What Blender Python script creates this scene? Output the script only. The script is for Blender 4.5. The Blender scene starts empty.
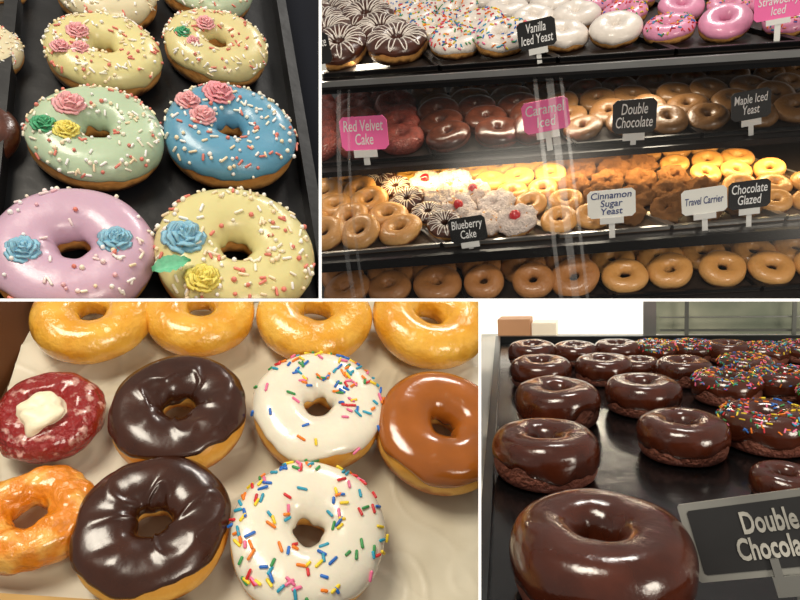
import bpy, bmesh, math, random
from mathutils import Vector, Matrix, noise
scene=bpy.context.scene
COL=scene.collection
scene.view_settings.view_transform='Standard'
F=600.0
C=Vector((0,0,1.6)); PITCH=math.radians(42)
fw=Vector((0,math.cos(PITCH),-math.sin(PITCH))); up=Vector((0,math.sin(PITCH),math.cos(PITCH))); rt=Vector((1,0,0))
def ray(x,y): return rt*((x-400)/F)+up*((300-y)/F)+fw
cd=bpy.data.cameras.new('camera'); cam=bpy.data.objects.new('camera',cd); COL.objects.link(cam)
cd.sensor_width=36; cd.lens=36*F/800; cd.clip_start=.02
M=Matrix((rt,up,-fw)).transposed().to_4x4(); M.translation=C; cam.matrix_world=M
scene.camera=cam

# ---------------- materials
def lin(c):
    o=[]
    for v in c[:3]:
        v=v/255.0
        o.append(v/12.92 if v<=.04045 else ((v+.055)/1.055)**2.4)
    return (o[0],o[1],o[2],1)
MC={}
def pm(name,col,rough=.5,var=.12,vs=5,bump=0.,bs=20,coat=0.,metal=0.,sss=0.,emis=0.,spec=.5,col2=None,ecol=None,pos=(.35,.65)):
    if name in MC: return MC[name]
    m=bpy.data.materials.new(name); m.use_nodes=True
    nt=m.node_tree; N=nt.nodes; L=nt.links
    b=N['Principled BSDF']
    tc=N.new('ShaderNodeTexCoord'); nz=N.new('ShaderNodeTexNoise'); nz.inputs['Scale'].default_value=vs; nz.inputs['Detail'].default_value=4
    L.new(tc.outputs['Object'],nz.inputs['Vector'])
    r=N.new('ShaderNodeValToRGB'); L.new(nz.outputs['Fac'],r.inputs['Fac'])
    c=lin(col)
    if col2: d=lin(col2)
    else: d=tuple(min(1,x*(1+var)) for x in c[:3])+(1,)
    c1=c if col2 else tuple(x*(1-var) for x in c[:3])+(1,)
    r.color_ramp.elements[0].color=c1; r.color_ramp.elements[1].color=d
    r.color_ramp.elements[0].position=pos[0]; r.color_ramp.elements[1].position=pos[1]
    L.new(r.outputs['Color'],b.inputs['Base Color'])
    b.inputs['Roughness'].default_value=rough; b.inputs['Metallic'].default_value=metal
    b.inputs['Coat Weight'].default_value=coat; b.inputs['Coat Roughness'].default_value=.12
    b.inputs['Specular IOR Level'].default_value=spec
    if sss: b.inputs['Subsurface Weight'].default_value=sss; b.inputs['Subsurface Scale'].default_value=.01
    if emis:
        b.inputs['Emission Color'].default_value=lin(ecol or col); b.inputs['Emission Strength'].default_value=emis
    if bump:
        n2=N.new('ShaderNodeTexNoise'); n2.inputs['Scale'].default_value=bs; n2.inputs['Detail'].default_value=5
        L.new(tc.outputs['Object'],n2.inputs['Vector'])
        bp=N.new('ShaderNodeBump'); bp.inputs['Strength'].default_value=bump; bp.inputs['Distance'].default_value=.02
        L.new(n2.outputs['Fac'],bp.inputs['Height']); L.new(bp.outputs['Normal'],b.inputs['Normal'])
    MC[name]=m; return m
def dough(name,top,band,bot,rough=.45,coat=0.,bump=.15,bs=14,zs=1.):
    if name in MC: return MC[name]
    m=bpy.data.materials.new(name); m.use_nodes=True
    nt=m.node_tree; N=nt.nodes; L=nt.links; b=N['Principled BSDF']
    tc=N.new('ShaderNodeTexCoord'); sp=N.new('ShaderNodeSeparateXYZ'); L.new(tc.outputs['Object'],sp.inputs[0])
    nz=N.new('ShaderNodeTexNoise'); nz.inputs['Scale'].default_value=7; nz.inputs['Detail'].default_value=5; L.new(tc.outputs['Object'],nz.inputs['Vector'])
    ma=N.new('ShaderNodeMath'); ma.operation='MULTIPLY_ADD'; L.new(nz.outputs['Fac'],ma.inputs[0]); ma.inputs[1].default_value=.16
    L.new(sp.outputs['Z'],ma.inputs[2])
    r=N.new('ShaderNodeValToRGB'); L.new(ma.outputs[0],r.inputs['Fac'])
    e=r.color_ramp.elements
    e[0].position=.08; e[0].color=lin(bot); e[1].position=.42; e[1].color=lin(top)
    a=e.new(.16); a.color=lin(bot)
    a=e.new(.22); a.color=lin(band)
    a=e.new(.29); a.color=lin(tuple((x*.5+y*.5) for x,y in zip(band,top)))
    L.new(r.outputs['Color'],b.inputs['Base Color'])
    b.inputs['Roughness'].default_value=rough; b.inputs['Coat Weight'].default_value=coat; b.inputs['Coat Roughness'].default_value=.15
    n2=N.new('ShaderNodeTexNoise'); n2.inputs['Scale'].default_value=bs; n2.inputs['Detail'].default_value=6; L.new(tc.outputs['Object'],n2.inputs['Vector'])
    bp=N.new('ShaderNodeBump'); bp.inputs['Strength'].default_value=bump; bp.inputs['Distance'].default_value=.03
    L.new(n2.outputs['Fac'],bp.inputs['Height']); L.new(bp.outputs['Normal'],b.inputs['Normal'])
    MC[name]=m; return m
def clear_mat(name,fac=.05,col=(255,255,255),rough=.05):
    if name in MC: return MC[name]
    m=bpy.data.materials.new(name); m.use_nodes=True; nt=m.node_tree; N=nt.nodes; L=nt.links
    N.clear(); o=N.new('ShaderNodeOutputMaterial'); mx=N.new('ShaderNodeMixShader'); t=N.new('ShaderNodeBsdfTransparent'); g=N.new('ShaderNodeBsdfGlossy')
    g.inputs['Color'].default_value=lin(col); g.inputs['Roughness'].default_value=rough; mx.inputs[0].default_value=fac
    L.new(t.outputs[0],mx.inputs[1]); L.new(g.outputs[0],mx.inputs[2]); L.new(mx.outputs[0],o.inputs[0])
    MC[name]=m; return m

# ---------------- collage panels laid out as bays
class Panel:
    def __init__(s,id,cx,yv,anchor,t0,cuts,D):
        s.id=id; psi=math.atan((cx-400)/F); s.psi=psi
        f2=fw*math.cos(psi)+rt*math.sin(psi); X=rt*math.cos(psi)-fw*math.sin(psi)
        s.al=math.atan((300-yv)*math.cos(psi)/F)
        Y=f2*math.cos(s.al)+up*math.sin(s.al); Z=up*math.cos(s.al)-f2*math.sin(s.al)
        s.X,s.Y,s.Z=X,Y,Z; s.R=Matrix((X,Y,Z)).transposed().to_4x4()
        s.O=C+ray(*anchor)*t0; s.M=Matrix.Translation(s.O)@s.R; s.Mi=s.M.inverted(); s.cuts=cuts; s.D=D
    def w(s,x,y,z=0.):
        d=ray(x,y); t=(s.O+s.Z*z-C).dot(s.Z)/d.dot(s.Z)
        if t<=0: raise ValueError('behind %s %s %s'%(s.id,x,y))
        return C+d*t,t
    def l(s,x,y,z=0.):
        return s.Mi@s.w(x,y,z)[0]
    def size(s,x,y,px,z=0.): return px*s.w(x,y,z)[1]*math.cos(s.psi)/F
def hn(y,upside): 
    n=rt.cross(ray(400,y)).normalized(); return n if upside else -n
def vn(x,right):
    n=ray(x,300).cross(up).normalized(); return n if right else -n
P1=Panel(1,165,-700,(235,245),.44,[hn(298.3,True),vn(319,False)],.12)
P2=Panel(2,560,-170,(560,200),1.44,[hn(298.3,True),vn(321.4,True)],.12)
P3=Panel(3,240,-300,(308,535),.275,[hn(301.4,False),vn(478.6,False)],.07)
P4=Panel(4,640,200,(600,560),.218,[hn(301.4,False),vn(481,True)],.07)

REG=[] # (obj, world matrix, panel, fill)
def mesh_obj(name,me,panel,W,parent=None,PW=None,fill=False):
    o=bpy.data.objects.new(name,me); COL.objects.link(o)
    if parent is not None:
        o.parent=parent; o.matrix_basis=PW.inverted()@W
    else: o.matrix_basis=W
    REG.append((o,W.copy(),panel,fill)); return o
def root(name,W,label,cat,group=None):
    o=bpy.data.objects.new(name,None); COL.objects.link(o); o.matrix_basis=W; o.empty_display_size=.02
    o['label']=label; o['category']=cat
    if group: o['group']=group
    return o
def tag(o,label,cat,group=None,kind=None):
    o['label']=label; o['category']=cat
    if group:o['group']=group
    if kind:o['kind']=kind
def mk(name,vs,fs,mats,mi=None,smooth=False):
    me=bpy.data.meshes.new(name); me.from_pydata([tuple(v) for v in vs],[],fs)
    for m in mats: me.materials.append(m)
    if mi: me.polygons.foreach_set('material_index',mi)
    if smooth: me.polygons.foreach_set('use_smooth',[True]*len(fs))
    me.update(); return me

# ---------------- donut geometry
def sp(v,e): return math.copysign(abs(v)**e,v)
class Ring:
    def __init__(s,rh=.11,H=.42,n=2.2,amp=.03,seed=0,rough=0.,squash=1.):
        s.rh,s.H,s.n,s.amp,s.seed,s.rough,s.squash=rh,H,n,amp,seed,rough,squash
    def pt(s,u,v,off=0.):
        R=.5; a=(R-s.rh)/2; c=(R+s.rh)/2; b=s.H/2; e=2/s.n
        cv,sv=math.cos(v),math.sin(v)
        x=sp(cv,e)*(a+off); z=sp(sv,e)*(b+off)
        if z<-b*.72: z=-b*.72+(z+b*.72)*.3
        du,dv=math.cos(u),math.sin(u)
        q=Vector((du*1.3,dv*1.3,s.seed*7.3+z*1.5))
        k=1+s.amp*noise.noise(q)
        k2=1+s.amp*2.2*noise.noise(Vector((du*1.1,dv*1.1,s.seed*3.1+11)))
        rr=(c+x)*k
        if x<0: rr+=s.rh*.22*(-x/a)*noise.noise(Vector((du*1.2+5,dv*1.2,s.seed*2.3)))
        if s.rough:
            nn=noise.noise(Vector((du*(c+x)*7,dv*(c+x)*7,z*7+s.seed)))*s.rough+noise.noise(Vector((du*(c+x)*16,dv*(c+x)*16,z*16+s.seed)))*s.rough*.4; rr+=cv*nn; z+=sv*nn
        return Vector((rr*du,rr*dv*s.squash,b*.86+z*k2))
def body_mesh(r,mat,nu=56,nv=24):
    vs=[];fs=[]
    for i in range(nu):
        for j in range(nv): vs.append(r.pt(2*math.pi*i/nu,2*math.pi*j/nv))
    for i in range(nu):
        for j in range(nv):
            i2=(i+1)%nu;j2=(j+1)%nv; fs.append((i*nv+j,i2*nv+j,i2*nv+j2,i*nv+j2))
    return mk('dough',vs,fs,[mat],smooth=True)
def icing_mesh(r,mat,th=.022,eo=.15,ei=.3,wav=.25,swirl=0.,nu=72,nv=26,ridge=0.):
    vs=[];fs=[]
    for i in range(nu):
        u=2*math.pi*i/nu; d=Vector((math.cos(u)*1.6,math.sin(u)*1.6,r.seed*5.7))
        a0=-eo+wav*noise.noise(d)+.3*wav*noise.noise(d*3); a1=math.pi+ei+wav*.6*noise.noise(d+Vector((9,9,9)))
        for j in range(nv+1):
            s=j/nv; v=a0+(a1-a0)*s
            e=min(1,min(s,1-s)*9); off=-.006+(th+.006)*math.sqrt(1-(1-e)**2)
            if (swirl or ridge) and .08<s<.92:
                f=min(1,(min(s,1-s)-.08)*5)
                off+=swirl*f*noise.noise(Vector((math.cos(u)*1.3+s,math.sin(u)*1.3,s*2+r.seed*2)))
                if ridge:
                    w=noise.noise(Vector((math.cos(u)*.9+r.seed,math.sin(u)*.9,s*1.6+r.seed)))
                    off+=ridge*f*math.exp(-(w*9)**2)*(.35+s)
            vs.append(r.pt(u,v,off))
    n=nv+1
    for i in range(nu):
        for j in range(nv):
            i2=(i+1)%nu; fs.append((i*n+j,i2*n+j,i2*n+j+1,i*n+j+1))
    return mk('icing',vs,fs,[mat],smooth=True)
def drizzle_mesh(r,mat,off=.03,k=6,seed=0):
    """a zigzag of piped white icing running over the ring"""
    vs=[];fs=[];n=150; m=6; rad=.012
    pts=[]
    for i in range(n+1):
        t=i/n; u=2*math.pi*t; v=math.pi/2+.95*math.sin(u*k*2+seed)
        pts.append(r.pt(u,v,off))
    for i,p in enumerate(pts):
        d=(pts[(i+1)%n]-pts[i-1 if i else n-1]).normalized(); b=d.cross(Vector((0,0,1))).normalized(); c=b.cross(d)
        for a in range(m):
            an=2*math.pi*a/m; vs.append(p+(b*math.cos(an)+c*math.sin(an))*rad)
    for i in range(n):
        for a in range(m):
            a2=(a+1)%m; fs.append((i*m+a,(i+1)*m+a,(i+1)*m+a2,i*m+a2))
    return mk('drizzle',vs,fs,[mat],smooth=True)
def add_rod(vs,fs,mi,c,d,n,L,rad,m,k=6):
    b=d.cross(n).normalized(); n2=b.cross(d).normalized(); base=len(vs)
    prof=[(-.5,0.35),(-.44,.85),(-.38,1),(.38,1),(.44,.85),(.5,.35)]
    for t,rr in prof:
        for a in range(k):
            an=2*math.pi*a/k; vs.append(c+d*(t*L)+(b*math.cos(an)+n2*math.sin(an))*(rad*rr))
    for i in range(len(prof)-1):
        for a in range(k):
            a2=(a+1)%k; fs.append((base+i*k+a,base+i*k+a2,base+(i+1)*k+a2,base+(i+1)*k+a)); mi.append(m)
    fs.append(tuple(base+a for a in reversed(range(k)))); mi.append(m)
    fs.append(tuple(base+(len(prof)-1)*k+a for a in range(k))); mi.append(m)
def add_ball(vs,fs,mi,c,rad,m,nu=8,nv=5):
    base=len(vs); vs.append(c+Vector((0,0,rad)))
    for i in range(1,nv):
        th=math.pi*i/nv
        for j in range(nu):
            ph=2*math.pi*j/nu; vs.append(c+Vector((math.sin(th)*math.cos(ph),math.sin(th)*math.sin(ph),math.cos(th)))*rad)
    vs.append(c-Vector((0,0,rad))); e=len(vs)-1
    for j in range(nu): fs.append((base,base+1+j,base+1+(j+1)%nu)); mi.append(m)
    for i in range(nv-2):
        for j in range(nu):
            j2=(j+1)%nu; fs.append((base+1+i*nu+j,base+1+(i+1)*nu+j,base+1+(i+1)*nu+j2,base+1+i*nu+j2)); mi.append(m)
    for j in range(nu): fs.append((e,base+1+(nv-2)*nu+(j+1)%nu,base+1+(nv-2)*nu+j)); mi.append(m)
def sprinkle_mesh(r,mats,n,L=.055,rad=.009,off=.024,seed=0,balls=0.,bias=None,vlo=.35,vhi=2.3,smallb=.015):
    rnd=random.Random(seed); vs=[];fs=[];mi=[]; c=0;tries=0
    while c<n and tries<n*30:
        tries+=1
        u=rnd.uniform(0,2*math.pi); v=rnd.uniform(vlo,vhi)
        rr=(.5+r.rh)/2+math.cos(v)*(.5-r.rh)/2
        if rnd.random()>rr/.5: continue
        p=r.pt(u,v,off)
        if bias and rnd.random()>bias(p.x,p.y): continue
        p1=r.pt(u+.02,v,off); p2=r.pt(u,v+.02,off); nn=(p1-p).cross(p2-p).normalized()
        if nn.z<0: nn=-nn
        c+=1
        if rnd.random()<balls: add_ball(vs,fs,mi,p+nn*smallb*.5,smallb*rnd.uniform(.8,1.3),rnd.randrange(len(mats)),7,4)
        else:
            a=rnd.uniform(0,2*math.pi); t1=(p1-p).normalized(); t2=nn.cross(t1)
            d=(t1*math.cos(a)+t2*math.sin(a)+nn*rnd.uniform(-.1,.25)).normalized()
            add_rod(vs,fs,mi,p+nn*rad*.6,d,nn,L*rnd.uniform(.7,1.2),rad,rnd.randrange(len(mats)))
    return mk('sprinkles',vs,fs,mats,mi,smooth=True)
def rose_mesh(mat,seed=0):
    rnd=random.Random(seed); vs=[];fs=[];mi=[]
    add_ball(vs,fs,mi,Vector((0,0,.2)),.5,0,12,6)
    for (n,r0,r1,h,wd) in ((2,.05,.14,1.0,1.7),(3,.12,.30,.96,1.1),(4,.24,.52,.82,.85),(5,.36,.78,.6,.7),(6,.46,1.0,.34,.56)):
        ph=rnd.uniform(0,6)
        for k in range(n):
            base=len(vs); a0=ph+2*math.pi*k/n+rnd.uniform(-.1,.1); ns,nt_=10,6; hh=h*rnd.uniform(.85,1.12); rw=rnd.uniform(0,6)
            for i in range(ns+1):
                s=-1+2*i/ns
                for j in range(nt_+1):
                    t=j/nt_; rad=r0+(r1-r0)*(t**.8)*(1-.16*s*s)+.10*t**4+.08*s+.03*t*math.sin(s*7+rw)
                    z=hh*math.sin(t*math.pi*.5)*(1-.42*s*s)-.14*t**5+.03*t*math.cos(s*8+rw)
                    a=a0+s*wd; vs.append(Vector((rad*math.cos(a),rad*math.sin(a),z)))
            b2=len(vs)
            for q in range(base,b2):
                v=vs[q]; rr=math.hypot(v.x,v.y) or 1e-6; kk=max(0,(rr-.09))/rr
                vs.append(Vector((v.x*kk,v.y*kk,v.z-.02)))
            for i in range(ns):
                for j in range(nt_):
                    q=base+i*(nt_+1)+j; fs.append((q,q+nt_+1,q+nt_+2,q+1)); mi.append(0)
                    q+=b2-base; fs.append((q,q+1,q+nt_+2,q+nt_+1)); mi.append(0)
            for i in range(ns):
                q=base+i*(nt_+1)+nt_; q2=q+nt_+1; d=b2-base; fs.append((q,q2,q2+d,q+d)); mi.append(0)
    return mk('sugar_rose',vs,fs,[mat],mi,smooth=True)
def leaf_mesh(mat):
    vs=[];fs=[];n,m=14,6
    for i in range(n+1):
        t=i/n; w=.52*math.sin(math.pi*min(1,t*.96+.04))**.8*(1-.3*t)
        w*=1+.09*math.cos(i*2.6)
        for j in range(m+1):
            s=-1+2*j/m; vs.append(Vector((w*s,-.9+1.8*t,.28+.22*abs(s)-.12*(2*t-1)**2+.06*math.cos(i*2.1)*abs(s))))
    for i in range(n):
        for j in range(m):
            q=i*(m+1)+j; fs.append((q,q+1,q+m+2,q+m+1))
    return mk('sugar_leaf',vs,fs,[mat],smooth=True)
def blob_mesh(mat,seed=0,amp=.3,nu=28,nv=16,fq=1.6,sq=1.):
    vs=[];fs=[];mi=[]; add_ball(vs,fs,mi,Vector((0,0,0)),1,0,nu,nv)
    out=[]
    for v in vs:
        k=1.
        if sq>1: k=(abs(v.x)**sq+abs(v.y)**sq+abs(v.z)**sq)**(-1/sq)
        out.append(v*k*(1+amp*noise.noise(v*fq+Vector((seed*4.1,0,0)))))
    return mk('blob',out,fs,[mat],mi,smooth=True)

# sprinkles colours
bright=[pm('sprinkle_red',(215,45,50),.35),pm('sprinkle_orange',(245,130,30),.35),pm('sprinkle_yellow',(250,215,50),.35),pm('sprinkle_green',(60,150,80),.35),pm('sprinkle_blue',(40,110,200),.35),pm('sprinkle_pink',(240,120,160),.35),pm('sprinkle_teal',(50,160,190),.35)]
pastel=[pm('sprinkle_cream',(250,240,220),.35),pm('sprinkle_white',(255,250,245),.35),pm('sprinkle_coral',(225,130,115),.35),pm('sprinkle_ivory',(245,225,190),.35)]
pearls=[pm('sugar_pearl',(250,225,225),.25),pm('sugar_pearl_rose',(240,190,200),.25),pm('sprinkle_white',(255,250,245))]
yeast=dough('yeast_dough',(160,94,40),(215,158,88),(70,38,16),.5)
yeast2=dough('golden_dough',(224,150,42),(242,190,95),(185,108,30),.4)
glz=pm('glazed_dough',(226,156,38),.2,.2,3.5,.2,9,.8,col2=(244,190,76),pos=(.35,.68))
cakechoc=dough('chocolate_cake_dough',(92,44,28),(130,72,52),(116,58,42),.6,.2,.5,22)
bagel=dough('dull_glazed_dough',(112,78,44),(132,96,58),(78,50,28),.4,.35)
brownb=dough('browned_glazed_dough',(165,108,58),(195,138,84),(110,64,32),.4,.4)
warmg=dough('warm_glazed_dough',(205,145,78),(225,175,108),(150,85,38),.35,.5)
lit=dough('lit_glazed_dough',(240,180,80),(245,200,110),(205,130,45),.3,.5)  # lit copy of the glazed dough, warm shelf light put into its colour
crumb=dough('crumb_dough',(190,128,70),(205,146,88),(125,78,40),.95,0,1.,50)
redv=pm('red_velvet_dough',(150,22,20),.25,.3,10,.45,16,.8,col2=(228,178,166),pos=(.56,.68))
redp=pm('plain_red_velvet',(120,50,38),.5,.3,9,.5,25,.3)
oldf=pm('old_fashioned_dough',(228,134,22),.22,.3,5,.3,10,.8,col2=(248,190,92),pos=(.46,.7))
K={}
def kind(name,**k): K[name]=k
choc=pm('chocolate_icing',(58,28,15),.24,.2,4,.04,4,.35)
choc4=pm('chocolate_glaze',(70,30,16),.18,.25,4,.06,6,.55)
choc2=pm('milk_chocolate_icing',(75,38,25),.3,.3,4,.1,9,.4)
white=pm('white_icing',(236,228,208),.22,.04,4,.05,8,.5,sss=.1)
white2=pm('vanilla_icing',(238,228,218),.35,.06,4,.1,8,.3)
pinki=pm('strawberry_icing',(230,150,185),.35,.08,4,.1,8,.3)
caram=pm('caramel_icing',(162,90,28),.16,.1,4,.05,6,.6)
for nm,c in (('yellow',(216,206,146)),('green',(178,198,168)),('blue',(94,152,182)),('lilac',(200,166,188)),('cream',(215,204,170)),('butter',(212,200,144)),('mint',(195,210,180))):
    kind('p1_'+nm,rh=.105,H=.36,n=2.4,amp=.03,body=yeast,ic=pm('pastel_icing_'+nm,c,.34,.04,3,.06,6,.25,sss=.05),th=.02,eo=-.08,ei=-.1,wav=.35,sl=.058,spr=(pastel,165 if nm!='lilac' else 70,.45 if nm!='lilac' else .2))
kind('p1_brown',rh=.085,H=.36,body=yeast,ic=choc2)
kind('glazed',rh=.11,H=.35,body=glz,n=2.2)
kind('choc3',rh=.12,H=.33,n=2.4,body=yeast2,ic=choc,th=.026,eo=-.5,ei=-.1,wav=.5,swirl=.018,ridge=.018)
kind('caramel3',rh=.11,H=.34,n=2.4,body=yeast2,ic=caram,th=.026,eo=-.3,ei=.1,wav=.35,swirl=.008)
kind('white3',rh=.115,H=.33,n=2.5,body=yeast2,ic=white,th=.026,eo=-.3,ei=-.1,wav=.4,swirl=.006,sl=.066,sr=.0105)
kind('redv3',rh=.085,H=.38,n=2.1,body=redv,rough=.022)
kind('oldf3',rh=.13,H=.36,body=oldf,rough=.025,amp=.14,squash=.86)
kind('choc4',rh=.12,H=.48,n=2.7,body=cakechoc,ic=choc4,th=.02,eo=.12,ei=.6,wav=.35,swirl=.01)
kind('choc4s',rh=.11,H=.46,n=2.7,body=cakechoc,ic=choc4,th=.02,eo=.12,ei=.6,wav=.35,swirl=.01,spr=(bright,170,0))
kind('s_choc',rh=.1,H=.36,body=yeast,ic=choc2,th=.025,eo=-.1,ei=.5,wav=.3,swirl=.02,driz=white2)
kind('s_whites',rh=.1,H=.36,body=yeast,ic=white2,th=.025,eo=-.02,ei=.5,wav=.3,spr=(bright,85,0),sl=.075,sr=.014)
kind('s_white',rh=.06,H=.38,body=yeast,ic=white2,th=.03,eo=0,ei=.5,wav=.4,swirl=.03)
kind('s_pinks',rh=.1,H=.36,body=yeast,ic=pinki,th=.025,eo=-.02,ei=.5,wav=.3,spr=(bright,70,0),sl=.075,sr=.014)
kind('s_pink',rh=.1,H=.36,body=yeast,ic=pinki,th=.025,eo=-.02,ei=.5,wav=.3)
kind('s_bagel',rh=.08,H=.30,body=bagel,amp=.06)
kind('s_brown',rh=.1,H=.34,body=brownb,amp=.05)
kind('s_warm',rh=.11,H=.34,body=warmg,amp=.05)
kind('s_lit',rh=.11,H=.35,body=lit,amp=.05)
kind('s_crumb',rh=.08,H=.38,body=crumb,rough=.11)
kind('s_dark',rh=.08,H=.36,body=cakechoc,ic=choc2,th=.02,eo=.1,ei=.5,wav=.3)
kind('s_red',rh=.08,H=.36,body=redp,rough=.02)
kind('s_cream',rh=.03,H=.38,body=warmg,ic=pm('whipped_icing',(240,222,212),.6,.08,8,.8,18,0),th=.05,eo=.1,ei=.6,wav=.4,swirl=.10,rough=.08)
CACHE={}
def parts_for(kn,variant,bias=None,n_over=None):
    key=(kn,variant,id(bias) if bias else 0)
    if key in CACHE: return CACHE[key]
    k=K[kn]; r=Ring(k.get('rh'),k.get('H'),k.get('n',2.2),k.get('amp',.03),variant*1.37+len(kn)*.11+.3,k.get('rough',0.),k.get('squash',1.))
    small=kn.startswith('s_')
    L=[('dough_ring',body_mesh(r,k['body'],40 if small else 96,18 if small else 40),True)]
    if k.get('ic'):
        L.append(('icing',icing_mesh(r,k['ic'],k.get('th',.022),k.get('eo',.1),k.get('ei',.4),k.get('wav',.3),k.get('swirl',0.),44 if small else 110,18 if small else 44,k.get('ridge',0.)),False))
    if k.get('driz'): L.append(('drizzle',drizzle_mesh(r,k['driz'],seed=variant),False))
    if k.get('spr') or n_over:
        s=k.get('spr') or (bright,n_over,0.)
        L.append(('sprinkles',sprinkle_mesh(r,s[0] if kn!='p1_lilac' else pearls+pastel,n_over or s[1],k.get('sl',.06),k.get('sr',.0095),k.get('th',.022)+.001,variant,s[2] if kn!='p1_lilac' else .6,bias),False))
    CACHE[key]=(L,r); return CACHE[key]
def donut(p,x,y,w,kn,label,group,z=0.,var=0,rot=None,bias=None,n=None,tilt=(0,0),name='donut',D=None):
    k=K[kn]
    if D is None:
        D=p.size(x,y,w,z); H=k['H']*D*.9; D=p.size(x,y,w,z+H/2)
    H=k['H']*D*.9
    pos=p.l(x,y,z+H/2); 
    W=p.M@Matrix.Translation((pos.x,pos.y,z))@Matrix.Rotation(tilt[0],4,'X')@Matrix.Rotation(tilt[1],4,'Y')@Matrix.Rotation(rot if rot is not None else 0.,4,'Z')@Matrix.Scale(D,4)
    L,r=parts_for(kn,var,bias,n)
    R=root(name,W,label,'donut',group)
    for nm,me,fill in L:
        o=mesh_obj(nm,me,p.id,W,R,W,fill)
        if nm=='sprinkles': o['kind']='stuff'
    return R,W,D,k['H']*D
def on_top(p,R,W,D,H,x,y,me,name,scale,rz=0.,zoff=.88,label=None,tiltx=0.,z=0.,sz=1.):
    zz=z+H*zoff
    q=p.l(x,y,zz+scale*.3)
    Wc=p.M@Matrix.Translation((q.x,q.y,zz))@Matrix.Rotation(tiltx,4,'X')@Matrix.Rotation(rz,4,'Z')@Matrix.Diagonal((scale,scale,scale*sz,1))
    o=mesh_obj(name,me,p.id,Wc,R,W)
    if label:o['label']=label
    return o
# ---------------- generic builders in bay-local coordinates
def prism(vs,fs,mi,poly,z0,z1,m=0):
    b=len(vs); n=len(poly)
    a=sum(poly[i][0]*poly[(i+1)%n][1]-poly[(i+1)%n][0]*poly[i][1] for i in range(n))
    if a<0: poly=list(reversed(poly))
    for q in poly: vs.append(Vector((q[0],q[1],z0)))
    for q in poly: vs.append(Vector((q[0],q[1],z1)))
    fs.append(tuple(range(b+n-1,b-1,-1))); mi.append(m)
    fs.append(tuple(range(b+n,b+2*n))); mi.append(m)
    for i in range(n):
        j=(i+1)%n; fs.append((b+i,b+j,b+n+j,b+n+i)); mi.append(m)
def box(vs,fs,mi,c,s,m=0):
    x,y,z=c; a,b,d=s[0]/2,s[1]/2,s[2]/2
    prism(vs,fs,mi,[(x-a,y-b),(x+a,y-b),(x+a,y+b),(x-a,y+b)],z-d,z+d,m)
def tray_loc(p,c,z,mfloor,mrim,label,rim=.012,th=.004,thick=.002,name='display_tray',group=None,cat='tray'):
    c=[Vector((q[0],q[1])) for q in c]
    cen=sum(c,Vector((0,0)))/4; vs=[];fs=[];mi=[]
    prism(vs,fs,mi,[tuple(q) for q in c],z-thick,z,0)
    for i in range(4):
        a,b=c[i],c[(i+1)%4]; d=(b-a).normalized(); nn=Vector((-d.y,d.x))
        if nn.dot(cen-a)<0: nn=-nn
        prism(vs,fs,mi,[tuple(a),tuple(b),tuple(b-d*th+nn*th),tuple(a+d*th+nn*th)],z,z+rim,1)
        prism(vs,fs,mi,[tuple(a-nn*th*.8),tuple(b-nn*th*.8),tuple(b),tuple(a)],z+rim*.75,z+rim,1)
    me=mk(name,vs,fs,[mfloor,mrim],mi)
    W=p.M.copy(); o=mesh_obj(name,me,p.id,W,fill=True); tag(o,label,cat,group); return o
def tray(p,px,z,*a,**k): return tray_loc(p,[p.l(x,y,z) for x,y in px],z,*a,**k)
def slab(p,px,z0,z1,mat,name,label,cat,kind=None,parent=None):
    c=[p.l(a,b,z1) for a,b in px]; vs=[];fs=[];mi=[]
    prism(vs,fs,mi,[(q.x,q.y) for q in c],z0,z1,0)
    me=mk(name,vs,fs,[mat],mi)
    if parent: o=mesh_obj(name,me,p.id,p.M.copy(),parent,p.M,True); o['label']=label; return o
    o=mesh_obj(name,me,p.id,p.M.copy(),fill=True); tag(o,label,cat,None,kind); return o
def text_mesh(txt,mat,w,h,bold=.0,shear=0.):
    cu=bpy.data.curves.new('txt','FONT'); cu.body=txt; cu.align_x='CENTER'; cu.align_y='CENTER'; cu.size=1; cu.offset=bold; cu.extrude=.01; cu.space_line=.85; cu.resolution_u=3; cu.shear=shear
    o=bpy.data.objects.new('txt',cu); COL.objects.link(o)
    dg=bpy.context.evaluated_depsgraph_get(); me=bpy.data.meshes.new_from_object(o.evaluated_get(dg))
    bpy.data.objects.remove(o)
    xs=[v.co.x for v in me.vertices]; ys=[v.co.y for v in me.vertices]
    sx=w/(max(xs)-min(xs)); sy=h/(max(ys)-min(ys)); s=min(sx,sy); sx=min(sx,s*1.35); sy=min(sy,s*1.8)
    cx=(max(xs)+min(xs))/2; cy=(max(ys)+min(ys))/2
    for v in me.vertices: v.co=Vector(((v.co.x-cx)*sx,(v.co.y-cy)*sy,v.co.z*.02))
    me.materials.clear(); me.materials.append(mat); return me
steel=pm('brushed_steel',(190,190,188),.3,.1,8,metal=.9)
whitemetal=pm('pale_metal',(225,225,222),.4,.05,8,metal=.1)
greymetal=pm('grey_clip_metal',(150,150,146),.35,.1,8,metal=.5)
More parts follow.
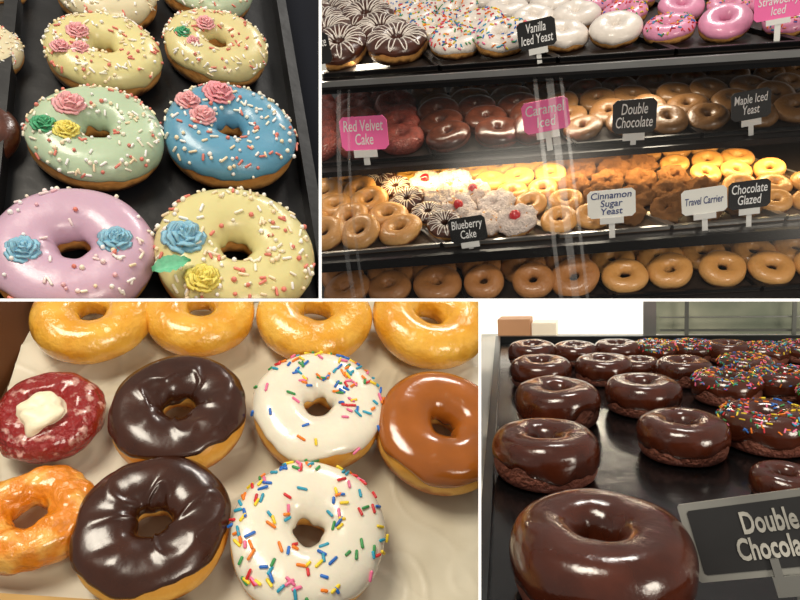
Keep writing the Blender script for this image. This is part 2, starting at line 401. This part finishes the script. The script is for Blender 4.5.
def sign(p,x,y,w,h,txt,cm,tm,label,z=0.,yb=None,roll=0.,border=None,lean=.2,group='flavour tags',clipw=.5,bold=.0,yaw=0.,name='flavour_tag',cliph=1.,tw=.84,thh=.74,square=False,tdx=0.,shear=.15,tdy=.03):
    yb=yb or y+h/2+6
    base=p.l(x,yb,z); t=p.w(x,yb,z)[1]
    mpx=t*math.cos(p.psi)/F
    Wd,Hd=w*mpx,h*mpx/math.cos(p.al-lean); lift=(yb-y)*mpx/math.cos(p.al-lean)
    W=p.M@Matrix.Translation((base.x,base.y,z))@Matrix.Rotation(yaw,4,'Z')@Matrix.Rotation(math.pi/2-lean,4,'X')
    R=root(name,W,label,'sign',group)
    Wc=W@Matrix.Translation((0,lift,0))@Matrix.Rotation(roll,4,'Z')
    vs=[];fs=[];mi=[]; t_=Hd*.03
    bw=.5*Wd; bh=.5*Hd; ch=(.03 if square else .12)*Hd
    poly=[(-bw+ch,-bh),(bw-ch,-bh),(bw,-bh+ch),(bw,bh-ch),(bw-ch,bh),(-bw+ch,bh),(-bw,bh-ch),(-bw,-bh+ch)]
    prism(vs,fs,mi,poly,-t_,0,1 if border else 0)
    if border:
        prism(vs,fs,mi,[(a-math.copysign(Hd*.09,a),b-math.copysign(Hd*.09,b)) for a,b in poly],0,t_*.3,0)
    mesh_obj('card',mk('card',vs,fs,[cm]+([border] if border else []),mi),p.id,Wc,R,W)
    me=text_mesh(txt,tm,Wd*tw,Hd*thh,bold,shear); mesh_obj('lettering',me,p.id,Wc@Matrix.Translation((tdx*Wd,tdy*Hd,t_*.5)),R,W)
    vs=[];fs=[];mi=[]; cw=Wd*clipw
    box(vs,fs,mi,(0,-bh-Hd*.11*cliph,t_*.9),(cw,Hd*.22*cliph,t_*1.2))
    if border:
        box(vs,fs,mi,(-cw*.35,-bh+Hd*.1*cliph,t_*.9),(cw*.18,Hd*.2*cliph,t_*1.2))
        box(vs,fs,mi,(cw*.35,-bh+Hd*.1*cliph,t_*.9),(cw*.18,Hd*.2*cliph,t_*1.2))
    box(vs,fs,mi,(0,-bh-(lift-bh)/2,-t_*.5),(cw*.25,max(.002,lift-bh),t_*1.2))
    o=mesh_obj('tag_clip',mk('tag_clip',vs,fs,[greymetal if border else whitemetal],mi),p.id,Wc,R,W); o['label']='metal tag clip'
    return R

# =============== pastel decorated donuts
blk=pm('black_tray_enamel',(10,11,15),.45,.3,12,.05,40,.1)
navy=pm('dark_navy_counter',(9,13,24),.8,.3,4,spec=.15)
slab(P1,[(-500,420),(600,420),(460,-160),(-200,-160)],-.03,-.012,navy,'counter','dark navy counter under the decorated donut trays','counter')
tray(P1,[(-24,400),(340,400),(262,-90),(26,-90)],0,blk,blk,'black enamel tray holding pastel iced donuts',rim=.018,th=.005)
tray(P1,[(-260,400),(-34,400),(18,-90),(-140,-90)],0,blk,blk,'black enamel tray beside the pastel donut tray',rim=.010,th=.004)
g='pastel decorated donuts on the black tray'
rose={c:rose_mesh(pm('sugar_rose_'+c,rgb,.55,.05,4,sss=.1),i) for i,(c,rgb) in enumerate((('pink',(240,172,176)),('blue',(140,192,216)),('green',(75,168,120)),('yellow',(238,220,110)),('rosy',(238,158,168))))}
leaf=leaf_mesh(pm('sugar_leaf_green',(110,190,150),.45,.08,6))
def p1d(x,y,w,kn,label,var,roses=(),**k):
    R,W,D,H=donut(P1,x,y,w*.955,kn,label,g,var=var,rot=var*1.3,**k)
    for (rx,ry,rw,c) in roses:
        s=P1.size(rx,ry,rw,H)/2*.92
        if c=='leaf': on_top(P1,R,W,D,H,rx,ry,leaf,'sugar_leaf',s*1.25,rz=-1.2,zoff=.98,label='pale green sugar leaf')
        else: on_top(P1,R,W,D,H,rx,ry,rose[c],'sugar_rose',s,rz=rx*.1,zoff=.95,label=c.replace('rosy','rose pink')+' sugar rose')
p1d(108,-2,102,'p1_cream','plain cream-iced donut with faint sprinkles',1)
p1d(206,-10,98,'p1_mint','pale mint-iced donut with white sprinkles',2)
p1d(-18,52,82,'p1_cream','plain cream-iced donut beside the tray edge',3)
p1d(-28,134,92,'p1_brown','brown chocolate-iced donut beside the tray edge',4)
p1d(-8,-14,70,'p1_cream','plain cream-iced donut beside the tray edge',5)
p1d(105,57,118,'p1_yellow','pale yellow iced donut with three pink sugar roses',5,[(77,29,24,'pink'),(60,45,21,'pink'),(80,47,21,'pink')])
p1d(217,50,110,'p1_butter','pale yellow iced donut with pink rose and green leaf',6,[(205,22,22,'pink'),(183,31,18,'green'),(193,40,15,'pink')])
p1d(98,139,137,'p1_green','pale green iced donut with pink, green, yellow roses',7,[(69,102,34,'pink'),(43,122,26,'green'),(66,128,28,'yellow')])
p1d(231,138,140,'p1_blue','blue iced donut with three pink sugar roses',8,[(188,99,27,'pink'),(219,91,34,'rosy'),(203,114,29,'pink')])
p1d(75,255,167,'p1_lilac','lilac iced donut with pearls and two blue roses',9,[(22,248,36,'blue'),(115,238,36,'blue')])
p1d(236,256,170,'p1_yellow','pale yellow iced donut with blue rose, yellow rose, leaf',10,[(184,235,46,'blue'),(203,277,38,'yellow'),(172,265,40,'leaf')])

# =============== shop display case
dark=pm('dark_shelf',(26,22,22),.35,.3,6)
bar=pm('black_rail',(22,22,24),.3,.2,6,metal=.4)
trf=pm('tray_lining',(85,66,48),.5,.3,6); trb=pm('dark_tray_floor',(40,32,28),.4,.3,6)
Z0,Z1,Z2,Z3=-.1,0.,.1,.33
CASE=root('pastry_case',P2.M.copy(),'black and steel glass-fronted pastry display case','display case')
slab(P2,[(150,345),(980,330),(900,150),(250,150)],Z0-.02,Z0-.004,dark,'shelf','black bottom shelf','',parent=CASE)
slab(P2,[(150,276),(980,214),(860,90),(300,90)],Z1-.022,Z1-.004,dark,'shelf','dark lower shelf','',parent=CASE)
slab(P2,[(150,186),(980,122),(860,20),(280,20)],Z2-.018,Z2-.004,dark,'shelf','dark middle shelf','',parent=CASE)
slab(P2,[(150,94),(980,38),(860,-90),(220,-30)],Z3-.022,Z3-.004,dark,'shelf','black top shelf','',parent=CASE)
def rail(px0,px1,z,label,h=.014,th=.01,mat=None,name='rail'):
    a=P2.l(px0[0],px0[1],z);b=P2.l(px1[0],px1[1],z); d=(b-a).normalized(); n=Vector((d.y,-d.x,0))*th
    vs=[];fs=[];mi=[]; prism(vs,fs,mi,[(a.x,a.y),(b.x,b.y),(b.x+n.x,b.y+n.y),(a.x+n.x,a.y+n.y)],z-h,z+h*.2)
    o=mesh_obj(name,mk(name,vs,fs,[mat or bar],mi),2,P2.M.copy(),CASE,P2.M,True); o['label']=label
rail((150,94),(980,38),Z3,'polished steel edge rail',.010,.006,steel)
rail((150,96),(980,40),Z3-.014,'black rail under the top shelf',.022,.008)
rail((150,186),(980,122),Z2,'black shelf edge rail',.012,.006)
rail((150,276),(980,214),Z1,'black shelf edge rail',.02)
rnd=random.Random(5); CR=[]
def LV(z,fronts,dpx,nc,nr,picks,labs,fl=None,rm=None,fill=1.0,lean=.22,gap=.3):
    """a shelf of equal trays: fronts = list of (xl,yl,xr,yr), dpx = one side edge"""
    dv=P2.l(dpx[1][0],dpx[1][1],z)-P2.l(dpx[0][0],dpx[0][1],z)
    for k,(xl,yl,xr,yr) in enumerate(fronts):
        a=P2.l(xl,yl,z); b=P2.l(xr,yr,z); q=[a,b,b+dv,a+dv]
        tray_loc(P2,q,z,fl or trf,rm or steel,labs[k],rim=.010,th=.004,group='pastry case trays')
        D=(b-a).length/nc*fill
        for j in range(nr):
            for i in range(nc):
                s=(i+.5)/nc; t=(gap*D/dv.length)+(j+.5)/nr*(1-gap*D/dv.length)
                c=a.lerp(b,s)+dv*t
                kn,lb,gp=picks[k](i,j)
                lf=lean+rnd.uniform(-.12,.12)
                W=P2.M@Matrix.Translation((c.x+rnd.uniform(-.07,.07)*D,c.y+rnd.uniform(-.07,.07)*D,z+.3*D*max(0,math.sin(lf))))@Matrix.Rotation(lf,4,'X')@Matrix.Rotation(rnd.uniform(-.16,.16),4,'Y')@Matrix.Rotation(rnd.uniform(0,6.28),4,'Z')@Matrix.Diagonal((D*rnd.uniform(.9,1.08),D*rnd.uniform(.9,1.05),D,1))
                L,r=parts_for(kn,(i+2*j)%5); R=root('donut',W,lb,'donut',gp)
                for nm,me,fl_ in L:
                    o=mesh_obj(nm,me,2,W,R,W,fl_)
                    if nm=='sprinkles': o['kind']='stuff'
                if kn=='s_cream' and (i+j)%2==0: CR.append((R,W))
k_ch=('s_choc','chocolate iced ring donut with white drizzle','chocolate iced donuts on the top shelf')
k_ws=('s_whites','white iced donut with rainbow sprinkles','sprinkled white donuts on the top shelf')
k_w=('s_white','white iced yeast donut on the top shelf','white iced donuts on the top shelf')
k_ps=('s_pinks','pink iced donut with rainbow sprinkles','pink iced donuts on the top shelf')
k_p=('s_pink','strawberry pink iced donut','pink iced donuts on the top shelf')
k_d=('s_dark','dark chocolate cake donut in the case','dark cake donuts on the middle shelf')
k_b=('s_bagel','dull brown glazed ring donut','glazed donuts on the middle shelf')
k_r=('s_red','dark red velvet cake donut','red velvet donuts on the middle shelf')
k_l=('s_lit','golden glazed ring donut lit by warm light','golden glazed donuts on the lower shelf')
k_c=('s_crumb','brown crumb-coated ring donut','crumb donuts on the lower shelf')
k_dz=('s_choc','dark iced donut with pale drizzle','drizzled donuts on the lower shelf')
k_cr=('s_cream','donut with whipped pink-white icing','cherry-topped donuts on the lower shelf')
k_wm=('s_warm','cinnamon sugar ring donut','cinnamon donuts on the lower shelf')
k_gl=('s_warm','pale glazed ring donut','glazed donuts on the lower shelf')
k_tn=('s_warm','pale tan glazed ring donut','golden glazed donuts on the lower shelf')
LV(Z3,[(318,78,438,70),(442,70,556,62),(560,62,674,54),(678,54,800,46),(804,46,920,38)],((442,70),(372,6)),2,5,
   [lambda i,j:k_ch,lambda i,j:k_ws,lambda i,j:k_w,lambda i,j:k_ps if (i==0 or j>1) else k_p,lambda i,j:k_ps],
   ['black tray of chocolate iced donuts','black tray of sprinkled white donuts','black tray of white iced donuts','black tray of pink iced donuts','black tray of pink iced donuts'],trb,bar,1.0)
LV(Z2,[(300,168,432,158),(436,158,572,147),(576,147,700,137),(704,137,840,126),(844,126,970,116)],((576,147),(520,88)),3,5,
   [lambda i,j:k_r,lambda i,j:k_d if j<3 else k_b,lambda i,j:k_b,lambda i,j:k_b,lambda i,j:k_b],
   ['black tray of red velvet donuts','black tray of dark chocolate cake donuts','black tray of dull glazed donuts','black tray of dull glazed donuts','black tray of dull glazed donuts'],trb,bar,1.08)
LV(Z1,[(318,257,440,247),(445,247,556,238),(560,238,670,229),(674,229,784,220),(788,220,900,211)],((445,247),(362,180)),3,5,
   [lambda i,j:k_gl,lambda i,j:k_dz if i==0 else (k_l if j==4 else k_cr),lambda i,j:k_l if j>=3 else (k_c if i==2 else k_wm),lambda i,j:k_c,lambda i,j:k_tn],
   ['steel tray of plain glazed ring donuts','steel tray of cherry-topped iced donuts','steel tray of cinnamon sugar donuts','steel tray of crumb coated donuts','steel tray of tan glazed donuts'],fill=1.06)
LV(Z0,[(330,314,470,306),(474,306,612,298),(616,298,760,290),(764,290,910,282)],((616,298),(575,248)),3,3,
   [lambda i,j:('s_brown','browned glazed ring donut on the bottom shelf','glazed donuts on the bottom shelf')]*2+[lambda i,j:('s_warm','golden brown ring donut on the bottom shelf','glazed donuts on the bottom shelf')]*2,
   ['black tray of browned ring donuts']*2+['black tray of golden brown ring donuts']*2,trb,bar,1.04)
LV(Z1,[(190,268,314,258)],((445,247),(362,180)),3,5,[lambda i,j:k_gl],['steel tray of plain glazed ring donuts'],fill=1.02)
cherry=blob_mesh(pm('cherry_red',(190,20,35),.15,.1,3,coat=.8),1,.08,14,8)
for R,W in CR:
    Wc=W@Matrix.Translation((0,0,K['s_cream']['H']*1.06))@Matrix.Scale(.15,4); o=mesh_obj('cherry',cherry,2,Wc,R,W); o['label']='glossy red cherry'; R['label']='donut with whipped pink-white icing and red cherry'
cblk=pm('black_card',(22,22,24),.5,.2); cpk=pm('pink_card',(240,105,168),.5,.05,emis=.08); cwh=pm('white_card',(238,238,232),.5,.04)
ink=pm('white_chalk_lettering',(240,240,240),.6,.03)
bluei=pm('blue_lettering',(40,60,120),.6,.1)
def S(*a,**k): sign(P2,*a,bold=.006,**k)
S(537,38,38,24,'Vanilla\nIced Yeast',cblk,ink,'black card reading Vanilla Iced Yeast among white donuts',z=Z3,yb=64,roll=.1)
S(773,12,44,22,'Strawberry\nIced',cpk,ink,'pink card reading Strawberry Iced among pink donuts',z=Z3,yb=47,roll=.08)
S(319,54,34,26,'Chocolate\nIced',cblk,ink,'black card reading Chocolate Iced in front of donuts',z=Z3,yb=79,roll=.08)
S(368,136,50,30,'Red Velvet\nCake',cpk,ink,'pink card reading Red Velvet Cake',z=Z2,yb=165,roll=-.02)
S(546,119,46,28,'Caramel\nIced',cpk,ink,'pink card reading Caramel Iced',z=Z2,yb=151,roll=.12)
S(633,119,42,30,'Double\nChocolate',cblk,ink,'black card reading Double Chocolate',z=Z2,yb=145,roll=.0)
S(747,108,36,26,'Maple Iced\nYeast',cblk,ink,'black card reading Maple Iced Yeast',z=Z2,yb=136,roll=.12)
S(469,230,38,24,'Blueberry\nCake',cblk,ink,'black card reading Blueberry Cake',z=Z1,yb=249,roll=.12)
S(610,205,46,26,'Cinnamon\nSugar\nYeast',cwh,bluei,'white card reading Cinnamon Sugar Yeast',z=Z1,yb=238,roll=.06,thh=.82)
S(701,202,42,24,'Travel Carrier',cwh,bluei,'white card with blue handwriting beside donuts',z=Z1,yb=231,roll=.12,thh=.5)
S(745,196,38,26,'Chocolate\nGlazed',cblk,ink,'black card reading Chocolate Glazed',z=Z1,yb=227,roll=.1)
# curved glass front
a0=P2.l(150,99,Z3-.02); a1=P2.l(980,43,Z3-.02); b0=P2.l(150,350,Z0-.02); b1=P2.l(980,335,Z0-.02)
vs=[];fs=[];ns=10
for i in range(ns+1):
    t=i/ns; bow=math.sin(t*math.pi)*.05
    for (a,b) in ((a0,b0),(a1,b1)):
        q=a.lerp(b,t); vs.append(q+Vector((0,-bow,bow*.5)))
for i in range(ns): fs.append((2*i,2*i+1,2*i+3,2*i+2))
o=mesh_obj('glass_front',mk('glass_front',vs,fs,[clear_mat('case_glass',.018,rough=.25)],smooth=True),2,P2.M.copy(),CASE,P2.M); o['label']='curved clear glass front'
def post(x,w,lab,mat):  # whitish reflection streak on the glass, shaped as an added translucent strip
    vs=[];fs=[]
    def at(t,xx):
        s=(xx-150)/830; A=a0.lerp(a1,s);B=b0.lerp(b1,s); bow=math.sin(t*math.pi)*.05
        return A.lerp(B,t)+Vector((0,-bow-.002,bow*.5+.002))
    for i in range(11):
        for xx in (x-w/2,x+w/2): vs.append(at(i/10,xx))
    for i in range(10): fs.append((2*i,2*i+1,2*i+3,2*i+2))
    o=mesh_obj('glass_streak',mk('glass_streak',vs,fs,[mat]),2,P2.M.copy(),CASE,P2.M); o['label']=lab
js=clear_mat('reflection_streak',.12,rough=.5)
for xx,ww in ((640,7),(651,3),(626,4),(412,5),(424,3)): post(xx,ww,'faint reflection streak added as a strip on the glass',js)

# =============== box of donuts on parchment
card=pm('cardboard_brown',(95,55,20),.7,.2,8); cardi=pm('cardboard_inner',(190,150,85),.7,.15,8)
slab(P3,[(-250,800),(800,800),(700,150),(-150,150)],-.03,-.012,pm('warm_table',(150,115,70),.6,.15,5),'table_top','tan table top beneath the open donut box','table')
bx=[P3.l(a,b,0) for a,b in ((-60,640),(640,640),(560,230),(62,262))]
vs=[];fs=[];mi=[]
prism(vs,fs,mi,[(q.x,q.y) for q in bx],-.011,-.009,1)
def wall(a,b,h,out,m):
    d=(b-a).normalized(); n=Vector((-d.y,d.x,0))
    base=len(vs); 
    for q in (a,b,b+n*.003,a+n*.003): vs.append(Vector((q.x,q.y,-.009)))
    for q in (a,b,b+n*.003,a+n*.003): vs.append(Vector((q.x,q.y,h))+n*out)
    for f in ((0,1,5,4),(1,2,6,5),(2,3,7,6),(3,0,4,7),(4,5,6,7)): fs.append(tuple(base+k for k in f)); mi.append(m)
wall(P3.l(-42,460,0),P3.l(62,262,0),.035,.02,0)
wall(P3.l(200,612,0),P3.l(-70,594,0),.006,.0,1)
o=mesh_obj('donut_box',mk('donut_box',vs,fs,[card,cardi],mi),3,P3.M.copy()); tag(o,'open brown cardboard bakery box under the donuts','box')
paper=pm('parchment_paper',(206,196,170),.42,.1,16,.1,12,col2=(226,218,196),pos=(.4,.58))
nx,ny=240,190; A=[P3.l(-60,590,0),P3.l(560,650,0),P3.l(520,250,0),P3.l(40,270,0)]
vs=[];fs=[]
def crease(x,y,sd,k): 
    w=noise.noise(Vector((x,y,sd))); return max(0,1-abs(w)*k)
for j in range(ny+1):
    for i in range(nx+1):
        s,t=i/nx,j/ny; q=A[0].lerp(A[1],s).lerp(A[3].lerp(A[2],s),t)
        z=-.0055+.0012*noise.noise(Vector((q.x*14,q.y*11,2)))+.0009*crease(q.x*9+q.y*5,q.y*7-q.x*3,3,22)+.0007*crease(q.x*20-q.y*12,q.y*16+q.x*4,8,20)+.0005*crease(q.x*34+q.y*12,q.y*30,6,14)
        vs.append(Vector((q.x,q.y,z)))
for j in range(ny):
    for i in range(nx): q=j*(nx+1)+i; fs.append((q,q+1,q+nx+2,q+nx+1))
o=mesh_obj('parchment_sheet',mk('parchment_sheet',vs,fs,[paper],smooth=True),3,P3.M.copy()); tag(o,'creased off-white parchment sheet lining the donut box','paper')
g='assorted donuts in the box'
for i,(x,y,w) in enumerate(((93,316,116),(201,312,110),(315,316,118),(430,320,120))): donut(P3,x,y,w,'glazed','golden glazed ring donut on parchment',g,var=i,rot=i)
R,W,D,H=donut(P3,50,415,106,'redv3','red velvet cake donut with a dollop of cream',g,var=0)
on_top(P3,R,W,D,H,41,411,blob_mesh(pm('cream_cheese_icing',(245,232,200),.4,.05),3,.3,40,22,1.8,4.2),'cream_dollop',D*.19,zoff=.88,label='pale cream cheese dollop',sz=.6,rz=.5)
donut(P3,180,414,135,'choc3','dark chocolate iced ring donut with yellow dough',g,var=1,rot=2.)
bi=lambda x,y: 1.0 if (x*.55+y*.8)>.03 else .14
donut(P3,319,411,132,'white3','white iced ring donut with rainbow sprinkles',g,var=2,bias=bi,n=105)
donut(P3,441,432,136,'caramel3','caramel brown iced ring donut',g,var=3)
donut(P3,30,518,128,'oldf3','orange glazed old-fashioned donut',g,var=1,rot=.5)
donut(P3,154,528,152,'choc3','dark chocolate iced donut with rippled icing',g,var=4,rot=.6)
b2=lambda x,y: 1.0
donut(P3,308,537,155,'white3','white iced ring donut covered in rainbow sprinkles',g,var=5,bias=b2,n=125)

# =============== chocolate donuts on a black tray
tr4=pm('black_baking_tray',(12,12,13),.22,.3,20,.05,30,.4)
tray(P4,[(470,760),(1000,760),(850,342),(498,342)],0,tr4,pm('tray_rim_metal',(60,62,64),.3,.2,10,metal=.7),'glossy black baking tray under chocolate donuts',rim=.006,th=.0025)
slab(P4,[(330,900),(1300,900),(960,332),(430,332)],-.02,-.004,pm('pale_counter',(215,212,202),.5,.1,4),'counter','pale counter top under the black tray','counter')
g='chocolate glazed cake donuts on the black tray'
lab='chocolate glazed cake donut with glossy top'; labs='chocolate glazed donut topped with rainbow sprinkles'
L4=[(600,560,190,0),(545,454,110,0),(682,437,90,0),(766,428,92,1),(557,404,88,0),(643,396,76,0),(726,388,68,1),(541,373,63,0),(603,370,58,0),(684,372,56,0),(783,384,66,1),
(532,354,50,0),(575,354,46,0),(617,352,46,0),(655,352,46,1),(692,351,45,1),(728,352,45,0),(765,354,45,1),(800,352,45,1),(745,368,54,1),(640,368,42,0),(785,484,66,0),(835,400,70,1)]
for i,(x,y,w,s) in enumerate(L4):
    donut(P4,x,y,w,'choc4s' if s else 'choc4',labs if s else lab,g,var=i%5,rot=i*1.1,bias=None)
sign(P4,783,527,192,88,'Double\nChocolate',pm('chalkboard_black',(44,44,45),.45,.35,14),pm('grey_lettering',(176,174,166),.6,.3,60),'black chalkboard sign reading Double Chocolate in grey frame',z=0,yb=612,roll=.27,border=pm('grey_sign_frame',(132,132,127),.4,.3,16,coat=.4),lean=.15,group=None,clipw=.24,bold=.022,name='flavour_sign',cliph=1.1,tw=.40,thh=.66,square=True,tdx=-.052,shear=.0,tdy=.02)
def upright(x0,x1,yb,yt,z,mat,name,label,cat,kind=None,th=.004,dy=0,y0=None):
    a=P4.l(x0,yb,z);b=P4.l(x1,yb,z); 
    mpx=P4.w((x0+x1)/2,yb,z)[1]*math.cos(P4.psi)/F; h=(yb-yt)*mpx/math.cos(P4.al)
    zb=z if y0 is None else z+(yb-y0)*mpx/math.cos(P4.al)
    vs=[];fs=[];mi=[]; prism(vs,fs,mi,[(a.x,a.y+dy),(b.x,b.y+dy),(b.x,b.y+dy+th),(a.x,a.y+dy+th)],zb,z+h)
    o=mesh_obj(name,mk(name,vs,fs,[mat],mi),4,P4.M.copy(),fill=True); tag(o,label,cat,None,kind)
upright(380,644,334,230,0,pm('bright_window_glass',(250,250,240),.4,.02,3,emis=1.1),'window_1','bright daylit window beyond the tray','window','structure')
upright(654,900,334,230,0,pm('dim_glass',(96,102,88),.2,.25,14,emis=.3,col2=(150,150,132)),'window_2','dim greenish glass pane beyond the tray','window','structure')
upright(643,656,336,230,0,steel,'window_post','brushed steel post between the panes','post',dy=-.006)
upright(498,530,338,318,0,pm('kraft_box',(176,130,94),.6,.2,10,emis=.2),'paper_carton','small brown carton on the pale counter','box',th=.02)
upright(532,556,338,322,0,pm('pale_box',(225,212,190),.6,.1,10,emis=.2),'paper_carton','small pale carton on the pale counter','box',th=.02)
dks=pm('grey_steel_shelf',(110,112,108),.35,.2,8,metal=.5)
upright(660,860,335,328,0,dks,'shelving_bar','grey steel shelving bar across the dim glass','shelf',th=.003,dy=-.004,y0=330)
upright(660,860,335,314,0,steel,'shelving_bar','thin steel shelving bar across the dim glass','shelf',th=.003,dy=-.004,y0=315)
for xx in (684,790): upright(xx,xx+4,335,230,0,dks,'shelving_upright','grey steel shelving upright behind the tray','post',th=.003,dy=-.0075)

# ---------------- collage border lines, added as clear white-edged sheets between the panels
edge=pm('white_border_edge',(250,250,250),.6,.01,3,emis=.35); clr=clear_mat('clear_acrylic',.02)  # edge glows so the border line stays white
def divider(name,x,orient,lo,hi):
    t0,t1=.165,.5; h=1.45*t0/F; vs=[]
    for t in (t0,t1):
        for s in (-1,1):
            for e in (lo,hi):
                if orient=='v': vs.append(C+ray(x,e)*t+rt*(s*h))
                else: vs.append(C+ray(e,300)*t+up*(s*h))
    fs=[(0,1,3,2),(4,6,7,5),(0,4,5,1),(2,3,7,6),(0,2,6,4),(1,5,7,3)]; mi=[0,1,1,1,1,1]
    o=bpy.data.objects.new(name,mk(name,vs,fs,[edge,clr],mi)); COL.objects.link(o); tag(o,'thin clear sheet added as the white collage border line','divider',None,'structure')
divider('border_middle',300,'h',-30,830)
divider('border_upper',320.2,'v',-30,298.6)
divider('border_lower',479.8,'v',301.4,630)

# ---------------- trim everything to its bay
cuts={1:P1.cuts,2:P2.cuts,3:P3.cuts,4:P4.cuts}
for o,W,pid,fill in REG:
    Wi=W.inverted(); W3=W.to_3x3().transposed(); me=o.data; need=[]; dead=False
    for n in cuts[pid]:
        lc=Wi@C; ln=(W3@n).normalized()
        ds=[(v.co-lc).dot(ln) for v in me.vertices]
        if not ds or max(ds)<=0: dead=True;break
        if min(ds)<0: need.append((lc,ln))
    if dead: bpy.data.objects.remove(o); continue
    if need:
        me=me.copy(); bm=bmesh.new(); bm.from_mesh(me)
        for lc,ln in need:
            r=bmesh.ops.bisect_plane(bm,geom=bm.verts[:]+bm.edges[:]+bm.faces[:],dist=1e-7,plane_co=lc,plane_no=ln,clear_inner=True)
            if fill:
                es=[e for e in r['geom_cut'] if isinstance(e,bmesh.types.BMEdge) and e.is_valid]
                try: bmesh.ops.edgenet_fill(bm,edges=es,mat_nr=0)
                except Exception: pass
        bm.to_mesh(me); bm.free(); o.data=me
        if len(me.polygons)==0: bpy.data.objects.remove(o)
# donuts wholly outside the picture are not needed
for o in [o for o in COL.objects if o.type=='EMPTY']:
    kids=[c for c in COL.objects if c.parent==o]
    if not kids: bpy.data.objects.remove(o); continue
    if o['category']=='donut':
        d=o.matrix_basis.translation-C; t=d.dot(fw); px=400+F*d.dot(rt)/t; py=300-F*d.dot(up)/t
        rad=o.matrix_basis.to_scale().x*.6*F/t
        if px<-rad-4 or px>804+rad or py<-rad-4 or py>604+rad:
            for c in kids: bpy.data.objects.remove(c)
            bpy.data.objects.remove(o)

# ---------------- room
vs=[];fs=[];mi=[]; box(vs,fs,mi,(0,1.5,-.01),(8,8,.02)); o=bpy.data.objects.new('floor',mk('floor',vs,fs,[pm('dark_floor',(40,36,34),.6,.2,3)],mi)); COL.objects.link(o); tag(o,'dark grey floor below the displays','floor',None,'structure')

# ---------------- lights
def area(name,loc,tgt,size,power,col,sy=None):
    l=bpy.data.lights.new(name,'AREA'); l.size=size; l.energy=power; l.color=col
    if sy: l.shape='RECTANGLE'; l.size_y=sy
    o=bpy.data.objects.new(name,l); COL.objects.link(o); o.location=loc
    o.rotation_euler=(Vector(tgt)-Vector(loc)).to_track_quat('-Z','Y').to_euler()
area('ceiling_lamp',(-.5,.5,3.0),(0,.5,1.2),.6,24,(1,.91,.76))
area('ceiling_lamp_back',(.7,2.6,2.8),(.2,.6,1.2),.5,19,(1,.95,.88))
area('front_fill',(1.2,-.9,2.5),(.5,1.3,.9),.6,19,(1,.9,.76))  # unseen fill light added behind the camera to brighten case and front faces
q=P2.M@(P2.l(470,67,Z3-.04)+Vector((0,.02,0))); tq=P2.w(470,215,0)[0]
area('case_lamp',q,tq,1.0,4.2,(1,.88,.68),.05)
pa=P2.l(380,166,Z2); pb=P2.l(860,130,Z2); mid=(pa+pb)/2; mid.z=Z2-.022; mid+=Vector((0,.012,0))
l=bpy.data.lights.new('shelf_lamp','AREA'); l.shape='RECTANGLE'; l.size=(pb-pa).length; l.size_y=.012; l.energy=2.6; l.color=(1,.7,.32)
o=bpy.data.objects.new('shelf_lamp',l); COL.objects.link(o)
e=(pb-pa).normalized(); o.matrix_basis=P2.M@Matrix.Translation(mid)@Matrix.Rotation(math.atan2(e.y,e.x),4,'Z')
w=bpy.data.worlds.new('world'); scene.world=w; w.use_nodes=True
w.node_tree.nodes['Background'].inputs[0].default_value=(1,.95,.88,1); w.node_tree.nodes['Background'].inputs[1].default_value=.3
